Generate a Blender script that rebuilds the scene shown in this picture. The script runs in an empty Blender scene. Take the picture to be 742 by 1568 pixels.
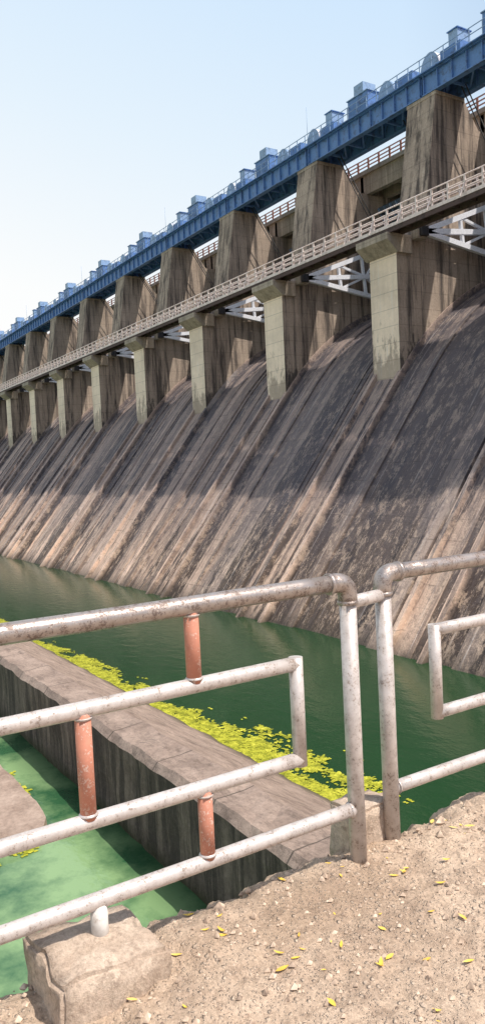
import bpy, math, random
from mathutils import Vector, Matrix, noise
random.seed(7)
S=bpy.context.scene
S.view_settings.view_transform='Standard'; S.view_settings.look='None'; S.view_settings.exposure=0; S.view_settings.gamma=1
HC=10.4   # camera height above the water
def P(x,a,z): return Vector((x,-a,z))
# ---------------------------------------------------------------- materials
class NT:
    def __init__(s,name,rough=0.8,metal=0.0,spec=0.5):
        m=bpy.data.materials.new(name); m.use_nodes=True
        s.m=m; s.t=m.node_tree; s.b=s.t.nodes['Principled BSDF']
        s.b.inputs['Roughness'].default_value=rough; s.b.inputs['Metallic'].default_value=metal
        s.b.inputs['Specular IOR Level'].default_value=spec
        s.tc=s.t.nodes.new('ShaderNodeTexCoord')
    def L(s,a,b): s.t.links.new(a,b)
    def coord(s,sc=(1,1,1),loc=(0,0,0)):
        n=s.t.nodes.new('ShaderNodeMapping'); n.inputs['Scale'].default_value=sc; n.inputs['Location'].default_value=loc
        s.L(s.tc.outputs['Object'],n.inputs['Vector']); return n.outputs[0]
    def noise(s,sc=(1,1,1),scale=1,det=6,rough=0.6,loc=(0,0,0),dist=0):
        n=s.t.nodes.new('ShaderNodeTexNoise'); n.inputs['Scale'].default_value=scale
        n.inputs['Detail'].default_value=det; n.inputs['Roughness'].default_value=rough; n.inputs['Distortion'].default_value=dist
        s.L(s.coord(sc,loc),n.inputs['Vector']); return n.outputs['Fac']
    def vor(s,scale,feature='F1',sc=(1,1,1)):
        n=s.t.nodes.new('ShaderNodeTexVoronoi'); n.feature=feature; n.inputs['Scale'].default_value=scale
        s.L(s.coord(sc),n.inputs['Vector']); return n
    def ramp(s,f,stops):
        n=s.t.nodes.new('ShaderNodeValToRGB'); e=n.color_ramp.elements
        while len(e)<len(stops): e.new(0.5)
        for i,(p,c) in enumerate(stops):
            e[i].position=p
            if not hasattr(c,'__len__'): c=(c,c,c)
            e[i].color=(*c[:3],1)
        s.L(f,n.inputs[0]); return n.outputs[0]
    def mix(s,f,a,b,mode='MIX'):
        n=s.t.nodes.new('ShaderNodeMix'); n.data_type='RGBA'; n.blend_type=mode
        for v,i in ((f,0),(a,6),(b,7)):
            if isinstance(v,(int,float)): n.inputs[i].default_value=v
            elif isinstance(v,tuple): n.inputs[i].default_value=(*v[:3],1)
            else: s.L(v,n.inputs[i])
        return n.outputs[2]
    def math(s,op,a,b=None,c=None):
        n=s.t.nodes.new('ShaderNodeMath'); n.operation=op
        for i,v in enumerate((a,b,c)):
            if v is None: continue
            if isinstance(v,(int,float)): n.inputs[i].default_value=v
            else: s.L(v,n.inputs[i])
        return n.outputs[0]
    def xyz(s):
        n=s.t.nodes.new('ShaderNodeSeparateXYZ'); s.L(s.tc.outputs['Object'],n.inputs[0]); return n.outputs
    def attr(s,name):
        n=s.t.nodes.new('ShaderNodeAttribute'); n.attribute_name=name; return n
    def col(s,c):
        if isinstance(c,tuple): s.b.inputs['Base Color'].default_value=(*c,1)
        else: s.L(c,s.b.inputs['Base Color'])
    def bump(s,h,strength=0.4,dist=0.02):
        n=s.t.nodes.new('ShaderNodeBump'); n.inputs['Strength'].default_value=strength; n.inputs['Distance'].default_value=dist
        s.L(h,n.inputs['Height']); s.L(n.outputs[0],s.b.inputs['Normal'])

def mat_concrete(name,base,dark,streak=1.0,joint=1.3,jl=0.25,lowf=0.8,fine_amt=.6):
    n=NT(name,0.9,0,0.2)
    big=n.noise((1,1,1),0.25,6,0.65)
    c=n.mix(n.ramp(big,[(0.35,0),(0.65,1)]),tuple(v*0.72 for v in base),base)
    st=n.noise((1.6,1.6,0.12),1.0,7,0.7)
    c=n.mix(n.math('MULTIPLY',n.ramp(st,[(0.46,0),(0.62,1)]),0.85*streak),c,dark)
    st2=n.noise((3.0,3.0,0.2),1.0,5,0.6,(7,3,1))
    c=n.mix(n.math('MULTIPLY',n.ramp(st2,[(0.6,0),(0.72,1)]),0.45),c,tuple(min(0.8,v*1.6) for v in base))
    z=n.xyz()[2]
    wob=n.math('MULTIPLY',n.math('SUBTRACT',n.noise((1,1,.35),1.1,6,0.75,(2,2,2)),0.5),16.0)
    low=n.math('SUBTRACT',n.math('ADD',z,wob),19.0)
    low=n.ramp(n.math('MULTIPLY_ADD',low,-0.3,0.5),[(0.3,0),(0.7,1)])
    c=n.mix(n.math('MULTIPLY',low,lowf),c,dark)
    fr=n.math('FRACT',n.math('DIVIDE',z,joint))
    ln=n.math('MULTIPLY',n.math('LESS_THAN',fr,0.045),jl)
    c=n.mix(ln,c,dark)
    fine=n.noise((1,1,1),6,5,0.7)
    c=n.mix(fine_amt,c,n.ramp(fine,[(0.3,0.55),(0.7,1.0)]),'MULTIPLY')
    n.col(c); n.bump(n.noise((1,1,1),3,8,0.7),0.5,0.06)
    return n.m
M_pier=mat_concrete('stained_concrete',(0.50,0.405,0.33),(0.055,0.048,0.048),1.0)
M_nose=mat_concrete('sunlit_tone_concrete',(1.0,0.83,0.66),(0.15,0.115,0.095),0.10,1.3,0.3,0.55,.2)  # raised, warm base colour stands in for sunlight on the pier noses
M_beam=mat_concrete('deck_concrete',(0.52,0.44,0.36),(0.09,0.08,0.07),0.5)

def mat_chute():
    n=NT('spillway_masonry',0.82,0,0.3)
    t=n.attr('tone').outputs['Color']
    c=n.mix(n.noise((1,1,1),0.35,8,0.7),(0.50,0.355,0.275),(0.72,0.55,0.44))
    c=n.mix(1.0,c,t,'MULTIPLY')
    s1=n.noise((0.9,0.03,0.03),1.0,8,0.8)
    c=n.mix(n.math('MULTIPLY',n.ramp(s1,[(0.49,0),(0.56,1)]),0.62),c,(0.115,0.09,0.083))
    # wet bands with irregular length
    s3=n.noise((0.5,0.05,0.05),1.0,9,0.8,(77,1,5))
    c=n.mix(n.math('MULTIPLY',n.ramp(s3,[(0.53,0),(0.565,1)]),0.85),c,(0.032,0.028,0.03))
    s2=n.noise((3.4,0.04,0.04),1.0,6,0.7,(31,2,2))
    c=n.mix(n.math('MULTIPLY',n.ramp(s2,[(0.59,0),(0.66,1)]),0.65),c,(0.85,0.76,0.70))
    p=n.noise((1.1,0.4,0.4),1.7,12,0.88,(5,9,1))
    c=n.mix(n.math('MULTIPLY',n.ramp(p,[(0.52,0),(0.545,1)]),0.55),c,(0.80,0.61,0.46))
    p2=n.noise((1.3,0.5,0.5),1.5,12,0.88,(15,9,4))
    c=n.mix(n.math('MULTIPLY',n.ramp(p2,[(0.52,0),(0.55,1)]),0.5),c,(0.13,0.105,0.10))
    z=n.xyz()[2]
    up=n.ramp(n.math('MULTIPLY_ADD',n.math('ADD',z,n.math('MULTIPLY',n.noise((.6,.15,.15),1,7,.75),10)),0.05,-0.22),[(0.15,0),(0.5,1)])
    c=n.mix(n.math('MULTIPLY',up,0.52),c,(0.115,0.11,0.135))  # bluish dark towards the top: cast shade deepened in the base colour
    brk=n.ramp(n.noise((1,1,1),0.9,4,.6,(8,8,8)),[(0.45,0),(0.6,1)])
    fr=n.math('FRACT',n.math('DIVIDE',z,1.15))
    c=n.mix(n.math('MULTIPLY',n.math('MULTIPLY',n.math('LESS_THAN',fr,0.05),brk),0.4),c,(0.05,0.045,0.04))
    wet=n.ramp(n.math('MULTIPLY',n.math('ADD',z,n.noise((1,1,1),1.5,4)),0.5),[(0.25,1),(0.8,0)])
    c=n.mix(n.math('MULTIPLY',wet,0.7),c,(0.06,0.05,0.04))
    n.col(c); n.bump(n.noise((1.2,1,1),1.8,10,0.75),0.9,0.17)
    return n.m
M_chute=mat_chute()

def mat_paint(name,base,rust=(0.12,0.06,0.035),amt=0.5,rough=0.5,scale=2.0):
    n=NT(name,rough,0,0.4)
    f=n.noise((1,1,1),scale,8,0.7)
    c=n.mix(n.math('MULTIPLY',n.ramp(f,[(0.52,0),(0.62,1)]),amt),base,rust)
    c=n.mix(0.5,c,n.ramp(n.noise((1,1,1),scale*4,4,0.6,(3,1,2)),[(0.3,0.6),(0.7,1)]),'MULTIPLY')
    n.col(c); return n.m
M_blue=mat_paint('blue_steel_paint',(0.11,0.24,0.52),(0.05,0.07,0.11),0.6)
M_bluelt=mat_paint('light_blue_paint',(0.27,0.41,0.62),(0.1,0.12,0.16),0.5)
M_white=mat_paint('pale_steel_paint',(0.88,0.90,0.97),(0.5,0.48,0.48),0.2)
M_walk=mat_paint('walkway_rail_paint',(0.82,0.71,0.67),(0.3,0.18,0.14),0.4)
M_rustd=mat_paint('walkway_deck_steel',(0.10,0.065,0.06),(0.04,0.03,0.028),0.7,0.8)
M_gate=mat_paint('gate_steel',(0.13,0.17,0.23),(0.06,0.05,0.045),0.6,0.7)
M_redrail=mat_paint('road_rail_paint',(0.40,0.17,0.11),(0.1,0.06,0.05),0.4)
M_dark=mat_paint('dark_steel',(0.03,0.03,0.035),(0.05,0.03,0.02),0.3)

def mat_pipe(name,paint,under,thr,metal=0.0,rough=0.45,amt=0.6,tint=(0.42,0.36,0.32)):
    n=NT(name,rough,metal,0.5)
    f=n.noise((1,1,1),7,9,0.75); g=n.noise((1,1,1),110,6,0.75,(4,4,4)); h=n.noise((1,1,1),22,7,0.75,(9,1,1))
    c=n.mix(n.ramp(f,[(0.35,0),(0.65,1)]),tuple(v*0.78 for v in paint),paint)
    c=n.mix(n.math('MULTIPLY',n.ramp(h,[(0.42,0),(0.7,1)]),0.8),c,tint)
    k=n.math('ADD',n.math('MULTIPLY',h,0.45),n.math('MULTIPLY',g,0.55))
    msk=n.ramp(k,[(thr,0),(thr+0.03,1)])
    c=n.mix(n.math('MULTIPLY',msk,amt),c,under)
    n.col(c); n.bump(n.math('SUBTRACT',n.math('MULTIPLY',g,0.6),n.math('MULTIPLY',msk,.6)),0.4,0.0018)
    n.L(n.math('MULTIPLY_ADD',msk,0.25,rough),n.b.inputs['Roughness'])
    return n.m
M_pipe=mat_pipe('weathered_silver_paint',(0.66,0.61,0.585),(0.22,0.16,0.125),0.545,0.25,0.40,0.7,(0.38,0.325,0.295))
M_toprail=mat_pipe('worn_galvanised_pipe',(0.46,0.41,0.385),(0.14,0.10,0.085),0.52,0.6,0.30,0.7,(0.25,0.195,0.165))
M_red=mat_pipe('red_primer_pipe',(0.58,0.245,0.165),(0.66,0.53,0.46),0.53,0,0.75,0.7,(0.40,0.165,0.11))
M_weld=mat_pipe('weld_paint',(0.75,0.73,0.70),(0.35,0.28,0.22),0.56)

def mat_ground():
    n=NT('sandy_concrete',0.95,0,0.15)
    big=n.noise((1,1,1),1.6,8,0.7); mid=n.noise((1,1,1),9,8,0.75,(3,3,3)); fine=n.noise((1,1,1),70,6,0.8)
    c=n.mix(n.ramp(big,[(0.35,0),(0.65,1)]),(0.52,0.385,0.28),(0.78,0.61,0.465))
    c=n.mix(n.math('MULTIPLY',n.ramp(mid,[(0.47,0),(0.60,1)]),0.55),c,(0.38,0.275,0.205))
    c=n.mix(0.8,c,n.ramp(fine,[(0.3,0.45),(0.58,1.0)]),'MULTIPLY')
    def peb(sc,thr):
        vo=n.vor(sc); v=vo.outputs['Distance']; vc=vo.outputs['Color']
        m=n.math('MULTIPLY',n.ramp(v,[(0.2,1),(0.4,0)]),n.math('GREATER_THAN',n.ramp(vc,[(0,0),(1,1)]),thr))
        return m,vc
    pm,vc=peb(110,.5); pm2,vc2=peb(45,.62)
    pc=n.ramp(vc,[(0.3,(0.18,0.14,0.12)),(0.6,(0.76,0.63,0.51))])
    c=n.mix(n.math('MULTIPLY',pm,0.6),c,pc)
    pc2=n.ramp(vc2,[(0.35,(0.24,0.185,0.15)),(0.75,(0.76,0.62,0.49))])
    c=n.mix(n.math('MULTIPLY',pm2,0.6),c,pc2)
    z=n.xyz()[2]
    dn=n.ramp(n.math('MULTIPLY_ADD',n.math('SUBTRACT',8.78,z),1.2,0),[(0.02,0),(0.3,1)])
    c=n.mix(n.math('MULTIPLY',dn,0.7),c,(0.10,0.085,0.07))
    n.col(c)
    h=n.math('ADD',n.math('MULTIPLY',fine,0.6),n.math('ADD',mid,n.math('MULTIPLY',n.math('ADD',pm,pm2),0.6)))
    n.bump(h,1.0,0.016); return n.m
M_ground=mat_ground()

def mat_block():
    n=NT('rough_block_concrete',0.95,0,0.15)
    a=n.noise((1,1,1),6,8,0.75); f=n.noise((1,1,1),60,6,0.8)
    c=n.mix(n.ramp(a,[(0.35,0),(0.65,1)]),(0.46,0.35,0.27),(0.72,0.585,0.47))
    c=n.mix(0.8,c,n.ramp(f,[(0.3,0.45),(0.6,1)]),'MULTIPLY')
    c=n.mix(n.math('MULTIPLY',n.ramp(n.noise((1,1,1),16,8,.8,(3,5,5)),[(0.55,0),(0.6,1)]),0.5),c,(0.24,0.18,0.14))
    n.col(c); n.bump(n.math('ADD',a,n.math('MULTIPLY',f,0.4)),0.8,0.02); return n.m
M_block=mat_block()

def mat_slab():
    n=NT('slab_concrete',0.95,0,0.15)
    a=n.noise((1,1,1),0.8,8,0.75); f=n.noise((1,1,1),6,8,0.8)
    c=n.mix(n.ramp(a,[(0.35,0),(0.65,1)]),(0.27,0.20,0.16),(0.44,0.345,0.285))
    c=n.mix(0.8,c,n.ramp(f,[(0.3,0.5),(0.6,1)]),'MULTIPLY')
    n.col(c); n.bump(f,0.6,0.03); return n.m
M_slab=mat_slab()

def mat_sill():
    n=NT('basin_wall_concrete',0.9,0,0.2)
    z=n.xyz()[2]
    a=n.noise((1,1,1),0.8,8,0.7); f=n.noise((1,1,1),8,8,0.8)
    c=n.mix(n.ramp(a,[(0.35,0),(0.65,1)]),(0.27,0.205,0.17),(0.46,0.36,0.30))
    st=n.noise((1.5,1.5,0.1),1.5,8,0.7)
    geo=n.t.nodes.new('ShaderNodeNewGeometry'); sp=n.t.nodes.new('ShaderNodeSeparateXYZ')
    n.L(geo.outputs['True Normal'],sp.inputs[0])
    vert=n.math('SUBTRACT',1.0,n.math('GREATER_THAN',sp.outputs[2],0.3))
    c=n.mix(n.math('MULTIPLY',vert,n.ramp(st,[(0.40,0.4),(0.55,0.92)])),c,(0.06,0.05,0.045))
    wet=n.ramp(z,[(0.05,1),(0.5,0)])
    c=n.mix(n.math('MULTIPLY',wet,0.8),c,(0.05,0.055,0.02))
    tx=n.math('FRACT',n.math('DIVIDE',n.xyz()[0],3.1))
    c=n.mix(n.math('MULTIPLY',n.math('LESS_THAN',tx,0.015),.7),c,(0.05,0.045,0.04))
    sc=n.noise((.7,2.2,1),1.2,9,0.8,(3,3,3))
    c=n.mix(n.math('MULTIPLY',n.ramp(sc,[(0.52,0),(0.6,1)]),.5),c,(0.13,0.10,0.085))
    c=n.mix(0.8,c,n.ramp(f,[(0.3,0.45),(0.65,1)]),'MULTIPLY')
    n.col(c); n.bump(n.math('ADD',f,a),0.7,0.06); return n.m
M_sill=mat_sill()

def mat_water():
    n=NT('green_water',0.05,0,0.5)
    n.b.inputs['IOR'].default_value=1.33
    y=n.xyz()[1]
    near=n.ramp(n.math('MULTIPLY_ADD',n.math('ADD',y,9.0),0.5,0.0),[(0.0,0),(1.0,1)])
    a=n.noise((1,1,1),0.3,6,0.65,(1,4,0))
    pond=n.mix(n.ramp(a,[(0.40,0),(0.58,1)]),(0.03,0.10,0.045),(0.20,0.32,0.15))
    deep=n.mix(n.noise((1,1,1),0.08,4),(0.008,0.036,0.013),(0.018,0.058,0.022))
    n.col(n.mix(near,deep,pond))
    w=n.math('ADD',n.noise((1,1.6,1),0.9,5,0.6),n.math('MULTIPLY',n.noise((1,1.3,1),5,3,0.5),0.18))
    n.bump(w,0.22,0.12); return n.m
M_water=mat_water()

def mat_algae():
    n=NT('algae',0.8,0,0.3)
    f=n.noise((1,1,1),2.4,9,0.8)
    n.col(n.ramp(f,[(0.32,(0.09,0.085,0.012)),(0.46,(0.26,0.28,0.018)),(0.56,(0.46,0.46,0.04)),(0.7,(0.62,0.60,0.09))]))
    n.bump(n.noise((1,1,1),12,5),0.6,0.03); return n.m
M_algae=mat_algae()
def mat_leaf():
    n=NT('dry_leaf',0.7,0,0.2)
    n.col(n.ramp(n.noise((1,1,1),7,3),[(0.3,(0.48,0.27,0.07)),(0.5,(0.72,0.49,0.08)),(0.7,(0.66,0.52,0.20))])); return n.m
M_leaf=mat_leaf()
def mat_peb():
    n=NT('pebble',0.9,0,0.2)
    n.col(n.ramp(n.noise((1,1,1),25,2),[(0.3,(0.22,0.165,0.13)),(0.5,(0.50,0.385,0.295)),(0.7,(0.76,0.63,0.50))])); return n.m
M_peb=mat_peb()
def mat_hill():
    n=NT('scrub_hill',0.95,0,0.1)
    n.col(n.ramp(n.noise((1,1,1),0.03,8,0.7),[(0.35,(0.07,0.09,0.035)),(0.5,(0.16,0.15,0.07)),(0.7,(0.30,0.24,0.15))])); return n.m
M_hill=mat_hill()

# ---------------------------------------------------------------- mesh helper
class MB:
    def __init__(s): s.v=[];s.f=[];s.mi=[];s.sm=[];s.mats=[]
    def m(s,mat):
        if mat not in s.mats: s.mats.append(mat)
        return s.mats.index(mat)
    def face(s,idx,mat,smooth=False): s.f.append(idx); s.mi.append(s.m(mat)); s.sm.append(smooth)
    def box(s,x0,x1,a0,a1,z0,z1,mat):
        b=len(s.v)
        for x in (x0,x1):
            for a in (a0,a1):
                for z in (z0,z1): s.v.append(P(x,a,z))
        for q in ((0,1,3,2),(4,6,7,5),(0,4,5,1),(2,3,7,6),(0,2,6,4),(1,5,7,3)):
            s.face([b+i for i in q],mat)
    def prism(s,prof,x0,x1,mat,special={}):
        b=len(s.v);n=len(prof)
        for x in (x0,x1):
            for a,z in prof: s.v.append(P(x,a,z))
        s.face([b+i for i in range(n)],mat); s.face([b+n+i for i in reversed(range(n))],mat)
        for i in range(n):
            j=(i+1)%n
            s.face([b+i,b+j,b+n+j,b+n+i],special.get(i,mat))
    def beam(s,p,q,w,h,mat):
        p=Vector(p);q=Vector(q);d=(q-p).normalized()
        up=Vector((0,0,1)) if abs(d.z)<0.95 else Vector((1,0,0))
        r=d.cross(up).normalized();u=r.cross(d)
        b=len(s.v)
        for c in (p,q):
            for i,j in ((-1,-1),(1,-1),(1,1),(-1,1)): s.v.append(c+r*(i*w/2)+u*(j*h/2))
        for f in ((0,1,2,3),(7,6,5,4),(0,4,5,1),(1,5,6,2),(2,6,7,3),(3,7,4,0)): s.face([b+i for i in f],mat)
    def tube(s,path,r,mat,seg=16,caps=True):
        path=[Vector(p) for p in path]; n=len(path); b=len(s.v); prev=None
        rr=r if hasattr(r,'__len__') else [r]*n
        for i,p in enumerate(path):
            t=(path[min(i+1,n-1)]-path[max(i-1,0)]).normalized()
            if prev is None:
                ref=Vector((0,0,1)) if abs(t.z)<0.9 else Vector((1,0,0)); u=t.cross(ref).normalized()
            else: u=(prev-t*prev.dot(t)).normalized()
            prev=u; w=t.cross(u)
            for k in range(seg):
                an=2*math.pi*k/seg; s.v.append(p+(u*math.cos(an)+w*math.sin(an))*rr[i])
        for i in range(n-1):
            for k in range(seg):
                k2=(k+1)%seg
                s.face([b+i*seg+k,b+i*seg+k2,b+(i+1)*seg+k2,b+(i+1)*seg+k],mat,True)
        if caps:
            s.face([b+k for k in reversed(range(seg))],mat); s.face([b+(n-1)*seg+k for k in range(seg)],mat)
    def make(s,name,parent=None,recalc=True):
        me=bpy.data.meshes.new(name); me.from_pydata([tuple(v) for v in s.v],[],s.f)
        for m in s.mats: me.materials.append(m)
        me.polygons.foreach_set('material_index',s.mi); me.polygons.foreach_set('use_smooth',s.sm)
        if recalc:
            import bmesh
            bm=bmesh.new(); bm.from_mesh(me); bmesh.ops.recalc_face_normals(bm,faces=bm.faces); bm.to_mesh(me); bm.free()
        me.update()
        o=bpy.data.objects.new(name,me); S.collection.objects.link(o)
        if parent: o.parent=parent
        return o
def empty(name):
    o=bpy.data.objects.new(name,None); S.collection.objects.link(o); return o

# ---------------------------------------------------------------- dam
dam=empty('concrete_dam')
X0,X1=-6.0,232.0
SP=15.0
KS=range(-3,13)
def pier_x(k): return 43.5+SP*k,46.5+SP*k
prof=[(20.7,-10),(24.7,-5),(28.7,0)]
for i in range(1,17):
    z=16.6*i/16; prof.append((28.7+0.8*z,z))
prof+=[(43,17.85),(44,18.95),(45,19.95),(46,20.85),(47,21.65),(48,22.35),(49,22.97),(50,23.53),(51.2,24.15),(52.4,24.65),(54,25.25),(56,25.8),(58,26.15),(60,26.3),(62,26.1),(63.5,25.2),(64.5,23.5),(65,20),(65,-10)]
def pnorm(i):
    a0,z0=prof[max(i-1,0)];a1,z1=prof[min(i+1,len(prof)-1)]
    t=Vector((a1-a0,z1-z0)).normalized(); return Vector((-t.y,t.x))
bounds=[X0]; offs=[];tones=[]
def add(x1,off,tone): bounds.append(x1);offs.append(off);tones.append(tone)
edges=[pier_x(k) for k in KS]
def fill(xa,xb):
    cur=xa
    while cur<xb-0.25:
        w=random.choice([0.3,0.5,0.9,1.4,2.0,3.0])*random.uniform(.8,1.2)
        nx=min(cur+w,xb)
        if xb-nx<0.3: nx=xb
        r=random.random()
        if r<0.2: t=0.18
        elif r<0.42: t=random.uniform(0.42,0.6)
        elif r<0.87: t=random.uniform(0.72,1.0)
        else: t=1.3
        warm=random.uniform(-0.06,0.06)
        add(nx,random.choice([0,0,0.08,0.18,-0.08,-0.16]),(t*(1+warm),t,t*(1-warm)))
        cur=nx
cur=X0
for (p0,p1) in edges:
    fill(cur,p0-1.7)
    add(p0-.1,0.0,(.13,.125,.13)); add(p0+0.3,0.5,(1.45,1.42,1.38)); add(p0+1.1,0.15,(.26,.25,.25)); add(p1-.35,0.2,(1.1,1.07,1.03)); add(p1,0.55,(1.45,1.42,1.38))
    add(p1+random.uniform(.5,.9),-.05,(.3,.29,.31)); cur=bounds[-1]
fill(cur,X1)
mb=MB(); tone=[]
npf=len(prof); nrm=[pnorm(i) for i in range(npf)]
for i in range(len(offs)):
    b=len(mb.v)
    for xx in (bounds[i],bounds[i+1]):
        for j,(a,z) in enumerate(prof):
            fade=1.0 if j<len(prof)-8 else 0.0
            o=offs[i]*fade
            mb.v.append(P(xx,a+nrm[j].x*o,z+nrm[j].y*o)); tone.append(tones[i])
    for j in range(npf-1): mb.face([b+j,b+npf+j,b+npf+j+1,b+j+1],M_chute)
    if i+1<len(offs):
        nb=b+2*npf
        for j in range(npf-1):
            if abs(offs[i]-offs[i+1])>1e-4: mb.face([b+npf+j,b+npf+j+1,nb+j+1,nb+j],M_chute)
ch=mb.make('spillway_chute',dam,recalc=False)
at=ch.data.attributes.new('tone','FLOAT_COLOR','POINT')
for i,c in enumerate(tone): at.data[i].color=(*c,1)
mb=MB(); pr=[(20.7,-10)]+prof[1:]; mb.prism(pr,X0-8,X0,M_beam); mb.make('dam_end_block',dam)

ppoly=[(41.9,8),(42,27.45),(44.9,27.45),(46.8,39.1),(49.9,39.1),(51.6,36.9),(62,36.9),(63,8)]
for k in KS:
    p0,p1=pier_x(k)
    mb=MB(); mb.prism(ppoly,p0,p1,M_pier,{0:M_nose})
    mb.prism([(40.9,27.05),(40.9,27.54),(43.4,27.54),(43.4,26.2),(41.94,26.2)],p0-0.25,p1+0.3,M_beam)
    mb.box(p0-0.08,p1+0.08,46.72,49.98,38.85,39.12,M_beam)
    mb.make('pier',dam)
mb=MB()
mb.box(X0-8,X1,52.6,60.5,38.75,39.15,M_beam)
for a in (53.2,55.6,58.0,59.9):
    for k in range(KS[0]-1,KS[-1]+1):
        xa=pier_x(k)[1]-0.9; xb=pier_x(k+1)[0]+0.9
        mb.box(xa,xb,a-0.3,a+0.3,36.93,38.747,M_beam)
for k in KS:
    p0,p1=pier_x(k); mb.box(p0+.5,p1-.5,52.9,60.2,36.9,38.74,M_beam)
for k in range(KS[0]-1,KS[-1]+1):
    xa=pier_x(k)[1]
    for i in range(1,4): mb.box(xa+i*3-.12,xa+i*3+.12,53.5,59.6,37.3,38.746,M_beam)
mb.make('road_deck',dam)
mb=MB()
for a in (52.75,60.3):
    x=X0-8
    while x<X1:
        mb.box(x-.07,x+.07,a-.07,a+.07,39.15,40.2,M_redrail); x+=1.5
    for z in (39.5,39.85,40.2): mb.box(X0-8,X1,a-.035,a+.035,z-.05,z+.05,M_redrail)
mb.make('road_deck_railing',dam)

# ---------------------------------------------------------------- radial gates
TA,TZ,R=44.0,27.75,12.9
for k in list(KS)[:-1]:
    xa=pier_x(k)[1]+0.08; xb=pier_x(k+1)[0]-0.08
    g=empty('radial_gate')
    mb=MB(); b=len(mb.v); N=18
    angs=[math.radians(-8+46*i/N) for i in range(N+1)]
    for xx in (xa,xb):
        for r in (R,R+0.15):
            for t in angs: mb.v.append(P(xx,TA+r*math.cos(t),TZ+r*math.sin(t)))
    n=N+1
    for i in range(N):
        mb.face([b+i,b+i+1,b+2*n+i+1,b+2*n+i],M_gate); mb.face([b+n+i,b+n+i+1,b+3*n+i+1,b+3*n+i],M_gate)
    for i in range(1,N+1,2):
        t=angs[i]; p=P(xa,TA+(R-.2)*math.cos(t),TZ+(R-.2)*math.sin(t)); q=p.copy(); q.x=xb; mb.beam(p,q,0.4,0.12,M_gate)
    nv=14
    for j in range(nv+1):
        xx=xa+0.1+(xb-xa-.2)*j/nv
        for i in range(0,N,3):
            t0,t1=angs[i],angs[i+3]
            mb.beam(P(xx,TA+(R-.1)*math.cos(t0),TZ+(R-.1)*math.sin(t0)),P(xx,TA+(R-.1)*math.cos(t1),TZ+(R-.1)*math.sin(t1)),0.1,0.2,M_bluelt)
    mb.make('skin_plate',g)
    for xx in (xa+0.75,xb-0.75):
        mb=MB()
        tr=P(xx,TA,TZ)
        ends=[]
        for dg in (-7.5,6,21):
            t=math.radians(dg); e=P(xx,TA+(R-.35)*math.cos(t),TZ+(R-.35)*math.sin(t)); ends.append(e)
            mb.beam(tr,e,0.32,0.40,M_white)
        for f0,f1 in ((0.35,0.35),(0.6,0.6),(0.85,0.85)):
            mb.beam(tr.lerp(ends[0],f0),tr.lerp(ends[2],f1),0.24,0.24,M_white)
        for (i,fa,j,fb) in ((0,.35,1,.6),(1,.6,0,.85),(2,.35,1,.6),(1,.6,2,.85),(0,.85,1,.98),(2,.85,1,.98)):
            mb.beam(tr.lerp(ends[i],fa),tr.lerp(ends[j],fb),0.2,0.2,M_white)
        mb.make('radial_arm',g)
        mb=MB(); sx=-0.75 if xx<(xa+xb)/2 else 0.75
        mb.beam(P(xx-.3,TA,TZ),P(xx+.3,TA,TZ),0.7,0.7,M_dark)
        mb.beam(P(xx,TA,TZ),P(xx+sx,TA,TZ),1.0,1.0,M_beam)
        mb.make('trunnion',g)
    mb=MB()
    for dg,rr in ((-7.5,10.6),(21,10.6)):
        t=math.radians(dg)
        mb.beam(P(xa+.75,TA+rr*math.cos(t),TZ+rr*math.sin(t)),P(xb-.75,TA+rr*math.cos(t),TZ+rr*math.sin(t)),.3,.5,M_gate)
    for xx in (xa+1.6,xb-1.6):
        t=math.radians(-2)
        mb.tube([P(xx,48.3,39.2),P(xx,TA+(R-.4)*math.cos(t),TZ+(R-.4)*math.sin(t))],0.05,M_dark,6)
        mb.tube([P(xx+.4,48.3,39.2),P(xx+.4,TA+(R-.4)*math.cos(t),TZ+(R-.4)*math.sin(t))],0.05,M_dark,6)
    mb.make('cross_beam_and_hoist_rope',g)

# ---------------------------------------------------------------- service walkway
wk=empty('service_walkway')
mb=MB()
W0,W1=41.2,42.4; ZW=28.0
mb.box(X0-6,X1,W0,W1,ZW-.08,ZW,M_rustd)
mb.box(X0-6,X1,W0-.08,W0+.1,ZW-.5,ZW-.083,M_rustd)
mb.box(X0-6,X1,W1-.1,W1+.08,ZW-.5,ZW-.083,M_rustd)
x=X0-6
while x<X1: mb.box(x,x+.12,W0+.1,W1-.1,ZW-.35,ZW-.084,M_rustd); x+=1.5
mb.make('deck',wk)
mb=MB()
for a in (W0,W1):
    x=X0-6;i=0
    while x<X1:
        mb.box(x-.06,x+.06,a-.06,a+.06,ZW,ZW+1.25,M_walk)
        if i%2==0 and a==W0: mb.beam(P(x,a,ZW+.8),P(x,a-.5,ZW-.25),.08,.08,M_walk)
        x+=1.5;i+=1
    for z in (.45,.85,1.25): mb.tube([P(X0-6,a,ZW+z),P(X1,a,ZW+z)],0.055,M_walk,6)
mb.box(X0-6,X1,W0-.12,W0-.085,ZW-.16,ZW+.08,M_walk)
mb.make('railing',wk)
mb=MB()
for k in KS:
    p0,p1=pier_x(k)
    mb.box(p0+.6,p0+1.5,43.0,43.5,27.45,ZW+.9,M_dark)
    mb.box(p0+1.9,p0+2.3,43.1,43.5,27.45,ZW+1.4,M_dark)
mb.make('control_boxes',wk)

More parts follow.
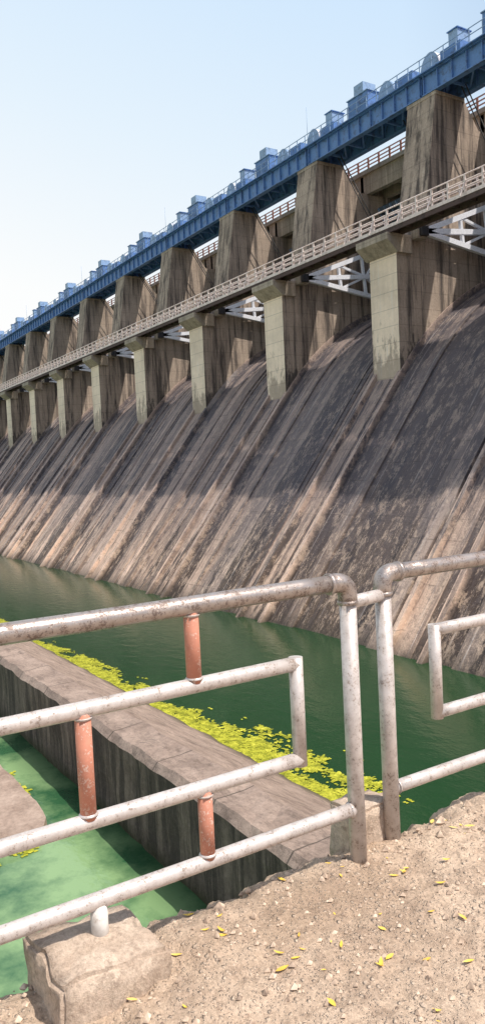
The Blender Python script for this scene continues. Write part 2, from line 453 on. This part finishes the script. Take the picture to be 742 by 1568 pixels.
# ---------------------------------------------------------------- hoist bridge
hb=empty('gate_hoist_bridge')
ZG=39.15; ZT=40.75
mb=MB()
for a in (46.95,49.7):
    for k in range(KS[0]-1,KS[-1]+1):
        xa=44.9+SP*k+0.12; xb=xa+SP-0.24
        mb.box(xa,xb,a-.04,a+.04,ZG+.08,ZT-.08,M_blue)
        mb.box(xa,xb,a-.28,a+.28,ZG,ZG+.078,M_blue)
        mb.box(xa,xb,a-.28,a+.28,ZT-.078,ZT,M_blue)
        n=10
        for i in range(n+1):
            xx=xa+.1+(xb-xa-.2)*i/n
            mb.box(xx-.03,xx+.03,a-.24,a+.24,ZG+.08,ZT-.08,M_blue)
for k in range(KS[0]-1,KS[-1]+1):
    xa=44.9+SP*k
    for i in range(6):
        x0=xa+SP*i/6;x1=xa+SP*(i+1)/6
        mb.beam(P(x0,47.1,ZG+.3),P(x1,49.5,ZG+.3),.14,.14,M_blue)
        mb.beam(P(x0,47.1,ZG+.3),P(x0,49.5,ZG+.3),.14,.2,M_blue)
mb.make('plate_girders',hb)
mb=MB(); mb.box(X0-8,X1,46.4,50.2,ZT+.003,ZT+.08,M_blue)
for a in (46.45,50.15):
    x=X0-8
    while x<X1: mb.box(x-.03,x+.03,a-.03,a+.03,ZT+.08,ZT+1.1,M_bluelt); x+=1.25
    for z in (.6,1.1): mb.box(X0-8,X1,a-.025,a+.025,ZT+z-.025,ZT+z+.025,M_bluelt)
mb.make('platform',hb)
for k in range(KS[0]-1,KS[-1]+1):
    mid=44.9+SP*k+7.5
    mb=MB()
    mb.box(mid-1.3,mid+1.3,46.7,49.4,ZT+.08,ZT+1.7,M_blue)
    mb.box(mid-.7,mid+.5,46.75,48.2,ZT+1.7,ZT+2.7,M_bluelt)
    mb.box(mid-1.4,mid+1.4,46.6,49.5,ZT+1.703,ZT+1.78,M_bluelt)
    for sx in (-5.4,4.6):
        mb.box(mid+sx-1.1,mid+sx+.9,46.8,49.4,ZT+.08,ZT+1.0,M_blue)
        b=len(mb.v)
        n=14;r=1.0
        for aa in (46.9,48.3):
            for i in range(n+1):
                t=math.pi*i/n; mb.v.append(P(mid+sx+2.1+r*math.cos(t),aa,ZT+.1+r*math.sin(t)*1.45))
        for i in range(n): mb.face([b+i,b+i+1,b+n+2+i,b+n+1+i],M_white if sx>0 else M_bluelt,True)
        mb.face([b+i for i in range(n+1)],M_bluelt); mb.face([b+n+1+i for i in range(n+1)],M_bluelt)
        if sx>0:
            mb.box(mid+sx-.7,mid+sx+.2,47.0,48.4,ZT+1.0,ZT+2.1,M_bluelt)
            mb.box(mid+sx-.8,mid+sx+.3,46.9,48.5,ZT+2.103,ZT+2.17,M_blue)
    mb.tube([P(mid-5,48.2,ZT+.9),P(mid+5,48.2,ZT+.9)],.1,M_bluelt,8)
    if k%2==0: mb.tube([P(mid+7.0,46.5,ZT),P(mid+7.0,46.5,ZT+3.6)],.02,M_bluelt,6)
    mb.make('hoist_machinery',hb)

# ---------------------------------------------------------------- water, stilling basin wall, slab, algae
mb=MB()
for (x,a) in ((-2500,2500),(2500,2500),(2500,-2500),(-2500,-2500)): mb.v.append(P(x,a,0))
mb.face([0,1,2,3],M_water); mb.make('water')
def displaced_prism(name,prof,x0,x1,dx,mat,amp):
    pts=[]
    for i in range(len(prof)-1):
        a0,z0=prof[i];a1,z1=prof[i+1];L=math.hypot(a1-a0,z1-z0);n=max(1,int(L/dx))
        for j in range(n): pts.append((a0+(a1-a0)*j/n,z0+(z1-z0)*j/n))
    pts.append(prof[-1]); mb=MB(); nx=int((x1-x0)/dx); m=len(pts)
    for i in range(nx+1):
        x=x0+(x1-x0)*i/nx
        for a,z in pts:
            v=P(x,a,z); w=noise.noise_vector(v*0.9)*amp+noise.noise_vector(v*3)*amp*.5; mb.v.append(v+w)
    for i in range(nx):
        for j in range(m-1): mb.face([i*m+j,i*m+j+1,(i+1)*m+j+1,(i+1)*m+j],mat)
    return mb.make(name)
displaced_prism('stilling_basin_wall',[(8.4,-3),(8.4,2.5),(8.58,2.7),(9.6,2.76),(9.8,2.6),(14.6,-0.15),(17,-1.6)],2.3,140,0.3,M_sill,0.06)
mb=MB()
cx,ca=25.5,4.0
outer=[];N=60
for i in range(N):
    t=2*math.pi*i/N; c,s_=math.cos(t),math.sin(t)
    r=1/((abs(c)/4.0)**5+(abs(s_)/2.7)**5)**.2
    r*=1+.06*noise.noise(Vector((c*2,s_*2,5)))+.03*noise.noise(Vector((c*9,s_*9,5)))
    outer.append((cx+r*c,ca+r*s_))
for (x,a) in outer: mb.v.append(P(x,a,.28))
for (x,a) in outer: mb.v.append(P(cx+(x-cx)*1.05,ca+(a-ca)*1.05,-1.5))
mb.face(list(range(N)),M_slab)
for i in range(N): mb.face([i,(i+1)%N,N+(i+1)%N,N+i],M_slab)
mb.make('concrete_slab')
mb=MB()
def algae_cells(x0,x1,a0,a1,st,dens):
    nx=int((x1-x0)/st);na=int((a1-a0)/st)
    for i in range(nx):
        for j in range(na):
            x=x0+i*st;a=a0+j*st
            v=noise.fractal(Vector((x*.6,a*1.3,3.3)),1,2,5)+.45*noise.noise(Vector((x*6,a*6,1)))
            if v>dens(x,a)+random.uniform(-.15,.15):
                z=.012+random.random()*.02; s=st*.62
                b=len(mb.v)
                for dx,da in ((-s,-s),(s,-s),(s,s),(-s,s)): mb.v.append(P(x+dx+random.uniform(-.4,.4)*st,a+da+random.uniform(-.4,.4)*st,z))
                mb.face([b,b+1,b+2,b+3],M_algae)
def d1(x,a):
    w=2.7 if x<26 else max(1.0,(1.9-0.025*(x-26)))
    e=(a-14.1)/w
    return -0.85+e*1.35+ (0.0 if x>19 else (19-x)*.25)
algae_cells(17,60,14.0,17.6,.07,d1)
def d2(x,a):
    r=1/((abs(x-cx)/4.0)**4+(abs(a-ca)/2.7)**4+1e-6)**.25
    return .0+max(0,(1/r-1.0))*2.6
algae_cells(19,31,.2,8.2,.09,d2)
mb.make('floating_algae',recalc=False)

# ---------------------------------------------------------------- ground
ZGR=HC-1.55
def fr(a,b,st): n=max(1,round((b-a)/st)); return [a+(b-a)*i/n for i in range(n)]
xs=[-300,-120,-60,-30,-15,-8,-4,-2,-1,-.5,0,.3]+fr(.5,2.46,.012)+[2.46]
As=[-300,-120,-60,-30,-15,-8,-4,-2,-1.2]+fr(-.6,3.6,.012)+[3.6,3.9,4.4,5,6,8,11,15,20,24,27]
mb=MB(); nA=len(As)
def gz(x,a):
    v=Vector((x,a,0))
    h=.022*noise.fractal(v*2.2,1,2,4)+.012*noise.fractal(v*14,1,2,4)+.005*noise.noise(v*50)
    e=max(0,x-2.28); h-= e*e*1.6
    h-=max(0,1.1-a)*.05 if 0<a<1.1 else (.055 if a<=0 else 0)
    return ZGR+h
def edge(a): return .08*noise.fractal(Vector((a*2.1,4,0)),1,2,5)+.045*noise.fractal(Vector((a*11,9,0)),1,2,4)
for x in xs:
    for a in As:
        f=min(1,max(0,(x-1.9)/.56))
        mb.v.append(P(x+edge(a)*f*f,a,gz(x,a) if x>-3 else ZGR))
lv=[.03,.08,.15,.25,.4,.6,.9,1.3,1.9,2.8,4,6,8,11]
for d in lv:
    for a in As:
        base=edge(a)
        v=Vector((2.46,a,ZGR-d)); w=noise.fractal(v*2.5,1,2,4)*.06
        mb.v.append(P(2.46+base+.02+w*min(1,d*6),a,gz(2.46,a)-d))
rows=len(xs)+len(lv)
for i in range(rows-1):
    for j in range(nA-1): mb.face([i*nA+j,(i+1)*nA+j,(i+1)*nA+j+1,i*nA+j+1],M_ground,True)
mb.make('ground')
mb=MB(); nx,na=60,14
for i in range(nx+1):
    for j in range(na+1):
        x=-900+i*50; a=-140-j*60
        h=-3+min(1,j/2.0)*5+max(0,noise.fractal(Vector((x*.003,a*.003,2)),1,2,5)+.3)*60*min(1,j/6)
        mb.v.append(P(x,a+10*noise.noise(Vector((x*.02,0,0))),h))
for i in range(nx):
    for j in range(na): mb.face([i*(na+1)+j,i*(na+1)+j+1,(i+1)*(na+1)+j+1,(i+1)*(na+1)+j],M_hill,True)
mb.make('hills')

mb=MB()
for i in range(3600):
    x=random.uniform(.9,2.44);a=random.uniform(.2,3.3);r=.002+.012*random.random()**3.5
    if x>2.2 and random.random()<.4: r*=1.9
    b=len(mb.v); z=gz(x,a)+r*.25
    for d in ((1,0,0),(0,1,0),(-1,0,0),(0,-1,0),(0,0,1),(0,0,-1)):
        mb.v.append(P(x,a,z)+Vector(d)*r*random.uniform(.7,1.3))
    for f in ((0,1,4),(1,2,4),(2,3,4),(3,0,4),(1,0,5),(2,1,5),(3,2,5),(0,3,5)): mb.face([b+q for q in f],M_peb,False)
mb.make('gravel',recalc=False)
mb=MB()
def leaf(x,a,L):
    th=random.uniform(0,6.28);w=L*random.uniform(.12,.22);z=gz(x,a)+.004
    cs,sn=math.cos(th),math.sin(th); curl=random.uniform(.02,.25)*L
    b=len(mb.v); st=[(0,0),(.2,.7),(.45,1),(.7,.8),(1,0)]
    for t,ww in st:
        for sd in (-1,0,1):
            lx=(t-.5)*L; ly=sd*ww*w; lz=abs(sd)*w*.45*ww+curl*(2*t-1)**2
            mb.v.append(P(x,a,z)+Vector((lx*cs-ly*sn,lx*sn+ly*cs,lz)))
    for i in range(4):
        for j in range(2): mb.face([b+i*3+j,b+i*3+j+1,b+(i+1)*3+j+1,b+(i+1)*3+j],M_leaf,True)
for i in range(110): leaf(random.uniform(1.0,2.4),random.uniform(.5,3.2),random.uniform(.012,.045))
for (x,a) in ((1.75,1.55),(1.95,1.3),(2.2,1.2),(2.1,1.95),(2.25,2.4)):
    for q in range(3): leaf(x+random.uniform(-.04,.04),a+random.uniform(-.04,.04),random.uniform(.03,.055))
mb.make('fallen_leaves',recalc=False)

def block(name,x0,x1,a0,a1,z0,z1,amp,taper=0.03):
    import bmesh
    bm=bmesh.new()
    bmesh.ops.create_cube(bm,size=2)
    bmesh.ops.bevel(bm,geom=bm.edges[:],offset=.07,segments=2,affect='EDGES')
    bmesh.ops.subdivide_edges(bm,edges=bm.edges[:],cuts=7,use_grid_fill=True)
    for v in bm.verts:
        c=v.co.copy(); t=1+taper*(1-c.z)
        p=P((x0+x1)/2+c.x*t*(x1-x0)/2,(a0+a1)/2+c.y*t*(a1-a0)/2,(z0+z1)/2+c.z*(z1-z0)/2)
        w=noise.noise_vector(p*7)*amp+noise.noise_vector(p*22)*amp*.6+noise.noise_vector(p*60)*amp*.25
        v.co=p+w
    bmesh.ops.recalc_face_normals(bm,faces=bm.faces)
    me=bpy.data.meshes.new(name);bm.to_mesh(me);bm.free();me.materials.append(M_block)
    for p in me.polygons:p.use_smooth=True
    o=bpy.data.objects.new(name,me);S.collection.objects.link(o);return o
zc=lambda b:HC+b
block('concrete_footing',2.10,2.43,.62,.97,zc(-1.85),zc(-1.45),.02)
block('concrete_footing',2.36,2.52,1.93,2.15,zc(-1.8),zc(-1.40),.016)
block('concrete_footing',2.12,2.45,-1.3,-.95,zc(-1.85),zc(-1.45),.014)
block('concrete_footing',2.2,2.5,3.9,4.25,zc(-1.8),zc(-1.42),.014)

# ---------------------------------------------------------------- railings
def fillet(pts,r,n=7):
    out=[Vector(pts[0])]
    for i in range(1,len(pts)-1):
        p=Vector(pts[i]);d0=(Vector(pts[i-1])-p).normalized();d1=(Vector(pts[i+1])-p).normalized()
        s=p+d0*r;e=p+d1*r
        for k in range(n+1):
            t=k/n; out.append(s*(1-t)**2+p*2*t*(1-t)+e*t*t)
    out.append(Vector(pts[-1])); return out
RT,RM=.033,.0265
zt,z2,z3,z4=zc(-.45),zc(-.725),zc(-1.085),zc(-1.345)
def wob(p,q,n=24,amp=.0035):
    p=Vector(p);q=Vector(q)
    return [p.lerp(q,i/n)+noise.noise_vector(p.lerp(q,i/n)*2.1)*amp*min(1,4*i/n,4*(n-i)/n) for i in range(n+1)]
def panel(X,ap,ai,aend,sgn,stubs,base):
    g=empty('pipe_railing')
    mb=MB()
    mb.tube(wob(P(X,aend,zt),P(X,ap+sgn*.07,zt)),RT,M_toprail,28)
    mb.make('top_rail',g)
    mb=MB()
    mb.tube(fillet([P(X,ap+sgn*.085,zt),P(X,ap,zt),P(X,ap,zt-.085)],.055,8),RT+.005,M_toprail,28)
    mb.tube([P(X,ap+sgn*.078,zt),P(X,ap+sgn*.081,zt),P(X,ap+sgn*.092,zt),P(X,ap+sgn*.095,zt)],[RT+.004,RT+.008,RT+.008,RT+.004],M_toprail,28)
    mb.tube([P(X,ap,zt-.072),P(X,ap,zt-.075),P(X,ap,zt-.086),P(X,ap,zt-.089)],[RT+.004,RT+.008,RT+.008,RT+.004],M_toprail,28)
    mb.make('elbow_fitting',g)
    mb=MB(); mb.tube([P(X,ap,zt-.06),P(X,ap,base)],RT,M_pipe,28); mb.make('post',g)
    mb=MB(); mb.tube(wob(P(X,aend,z2),P(X,ai+sgn*.001,z2)),RM,M_pipe,24)
    mb.tube([P(X,ai,z2+.024),P(X,ai,z3-.024)],RM,M_pipe,24)
    mb.tube(wob(P(X,ai,z3),P(X,aend,z3)),RM,M_pipe,24); mb.make('mid_rails',g)
    mb=MB(); mb.tube(wob(P(X,ap,z4),P(X,aend,z4)),RM,M_pipe,24); mb.make('bottom_rail',g)
    mb=MB(); wb=MB()
    def weld(a,z,up): wb.tube([P(X,a,z),P(X,a,z+up*.004),P(X,a,z+up*.010)],[RM+.005,RM+.004,RM-.003],M_pipe,20)
    for (a,zl,zh,rl,rh) in stubs:
        mb.tube([P(X,a,zl+.01),P(X,a,zh-.01)],RM*.98,M_red,24)
        weld(a,zl+rl-.004,1);weld(a,zh-rh+.004,-1)
    wb.tube([P(X,ap+sgn*(RT-.003),z4),P(X,ap+sgn*(RT+.01),z4)],[RM+.006,RM],M_pipe,20)
    mb.make('red_spacers',g); wb.make('welds',g)
    return g
pA=panel(2.30,1.894,1.635,-2.2,-1,[(1.21,z2,zt,RM,RT),(.809,z3,z2,RM,RM),(1.226,z4,z3,RM,RM),(-.35,z2,zt,RM,RT),(-.8,z3,z2,RM,RM),(-.3,z4,z3,RM,RM)],zc(-1.62))
mb=MB()
mb.tube([P(2.30,.823,z4-.01),P(2.30,.823,zc(-1.50))],RM*1.05,M_weld,20)
mb.tube([P(2.30,-1.1,z4-.01),P(2.30,-1.1,zc(-1.50))],RM*1.05,M_weld,20)
mb.make('foot_stub',pA)
pB=panel(2.35,2.12,2.403,6.2,1,[(3.1,z2,zt,RM,RT),(3.4,z3,z2,RM,RM),(3.0,z4,z3,RM,RM)],zc(-1.6))
mb=MB(); mb.tube([P(2.303,1.90,zc(-.535)),P(2.347,2.115,zc(-.535))],RM*.98,M_pipe,24); mb.make('link_pipe',pA)

# ---------------------------------------------------------------- camera
th=math.radians(32.0);pt=math.radians(3.13);ro=math.radians(2.9)
fw=Vector((math.cos(th)*math.cos(pt),-math.sin(th)*math.cos(pt),-math.sin(pt)))
r0=Vector((-math.sin(th),-math.cos(th),0)); u0=r0.cross(fw)
Rv=r0*math.cos(ro)-u0*math.sin(ro); Uv=u0*math.cos(ro)+r0*math.sin(ro)
M=Matrix((Rv,Uv,-fw)).transposed().to_4x4(); M.translation=Vector((0,0,HC))
cam=bpy.data.cameras.new('camera'); co=bpy.data.objects.new('camera',cam); S.collection.objects.link(co)
co.matrix_world=M; cam.sensor_fit='VERTICAL'; cam.sensor_height=36; cam.lens=36*1180/1568; cam.clip_start=.05; cam.clip_end=6000
S.camera=co
# ---------------------------------------------------------------- light
el=math.radians(61);de=math.radians(30.3)
sd=Vector((-math.cos(el)*math.cos(de),-math.cos(el)*math.sin(de),math.sin(el)))
w=bpy.data.worlds.new('World');S.world=w;w.use_nodes=True;nt=w.node_tree
sk=nt.nodes.new('ShaderNodeTexSky');sk.sky_type='NISHITA';sk.sun_disc=False;sk.sun_elevation=el
sk.sun_rotation=math.atan2(sd.x,sd.y)%(2*math.pi); sk.dust_density=3; sk.air_density=1.0; sk.ozone_density=1.0
bg=nt.nodes['Background'];bg.inputs[1].default_value=.15
tc=nt.nodes.new('ShaderNodeTexCoord')
sp=nt.nodes.new('ShaderNodeSeparateXYZ'); nt.links.new(tc.outputs['Generated'],sp.inputs[0])
dt=nt.nodes.new('ShaderNodeVectorMath'); dt.operation='DOT_PRODUCT'; dt.inputs[1].default_value=(.80,.60,0); nt.links.new(tc.outputs['Generated'],dt.inputs[0])
def mm(op,a,b=None,c=None,clamp=False):
    n=nt.nodes.new('ShaderNodeMath');n.operation=op;n.use_clamp=clamp
    for i,v in enumerate((a,b,c)):
        if v is None: continue
        if isinstance(v,(int,float)): n.inputs[i].default_value=v
        else: nt.links.new(v,n.inputs[i])
    return n.outputs[0]
hz=nt.nodes.new('ShaderNodeValToRGB'); e=hz.color_ramp.elements
el4=[(0,(6.9,6.75,6.6)),(.2,(6.5,6.6,6.6)),(.42,(5.2,5.95,6.6)),(.70,(3.8,5.1,6.6))]
while len(e)<4: e.new(.5)
for i,(p,c) in enumerate(el4): e[i].position=p; e[i].color=(c[0]/7,c[1]/7,c[2]/7,1)
# paler towards the downstream valley
tz=mm('SUBTRACT',sp.outputs[2],mm('MULTIPLY',mm('SUBTRACT',dt.outputs['Value'],.40),.35))
nt.links.new(mm('ADD',tz,.03,clamp=True),hz.inputs[0])
sc=nt.nodes.new('ShaderNodeVectorMath'); sc.operation='SCALE'; sc.inputs['Scale'].default_value=7; nt.links.new(hz.outputs[0],sc.inputs[0])
f1=mm('MULTIPLY_ADD',sp.outputs[2],-4.0,3.6,clamp=True)
f2=mm('MULTIPLY_ADD',dt.outputs['Value'],1.6,.8,clamp=True)
mx=nt.nodes.new('ShaderNodeMix');mx.data_type='RGBA'
nt.links.new(mm('MULTIPLY',f1,f2),mx.inputs[0]);nt.links.new(sk.outputs[0],mx.inputs[6]);nt.links.new(sc.outputs[0],mx.inputs[7])
nt.links.new(mx.outputs[2],bg.inputs[0])
l=bpy.data.lights.new('sun','SUN');l.energy=5.0;l.angle=math.radians(.5);l.color=(1,.92,.82)
lo=bpy.data.objects.new('sun',l);S.collection.objects.link(lo)
lo.rotation_euler=sd.to_track_quat('Z','Y').to_euler()
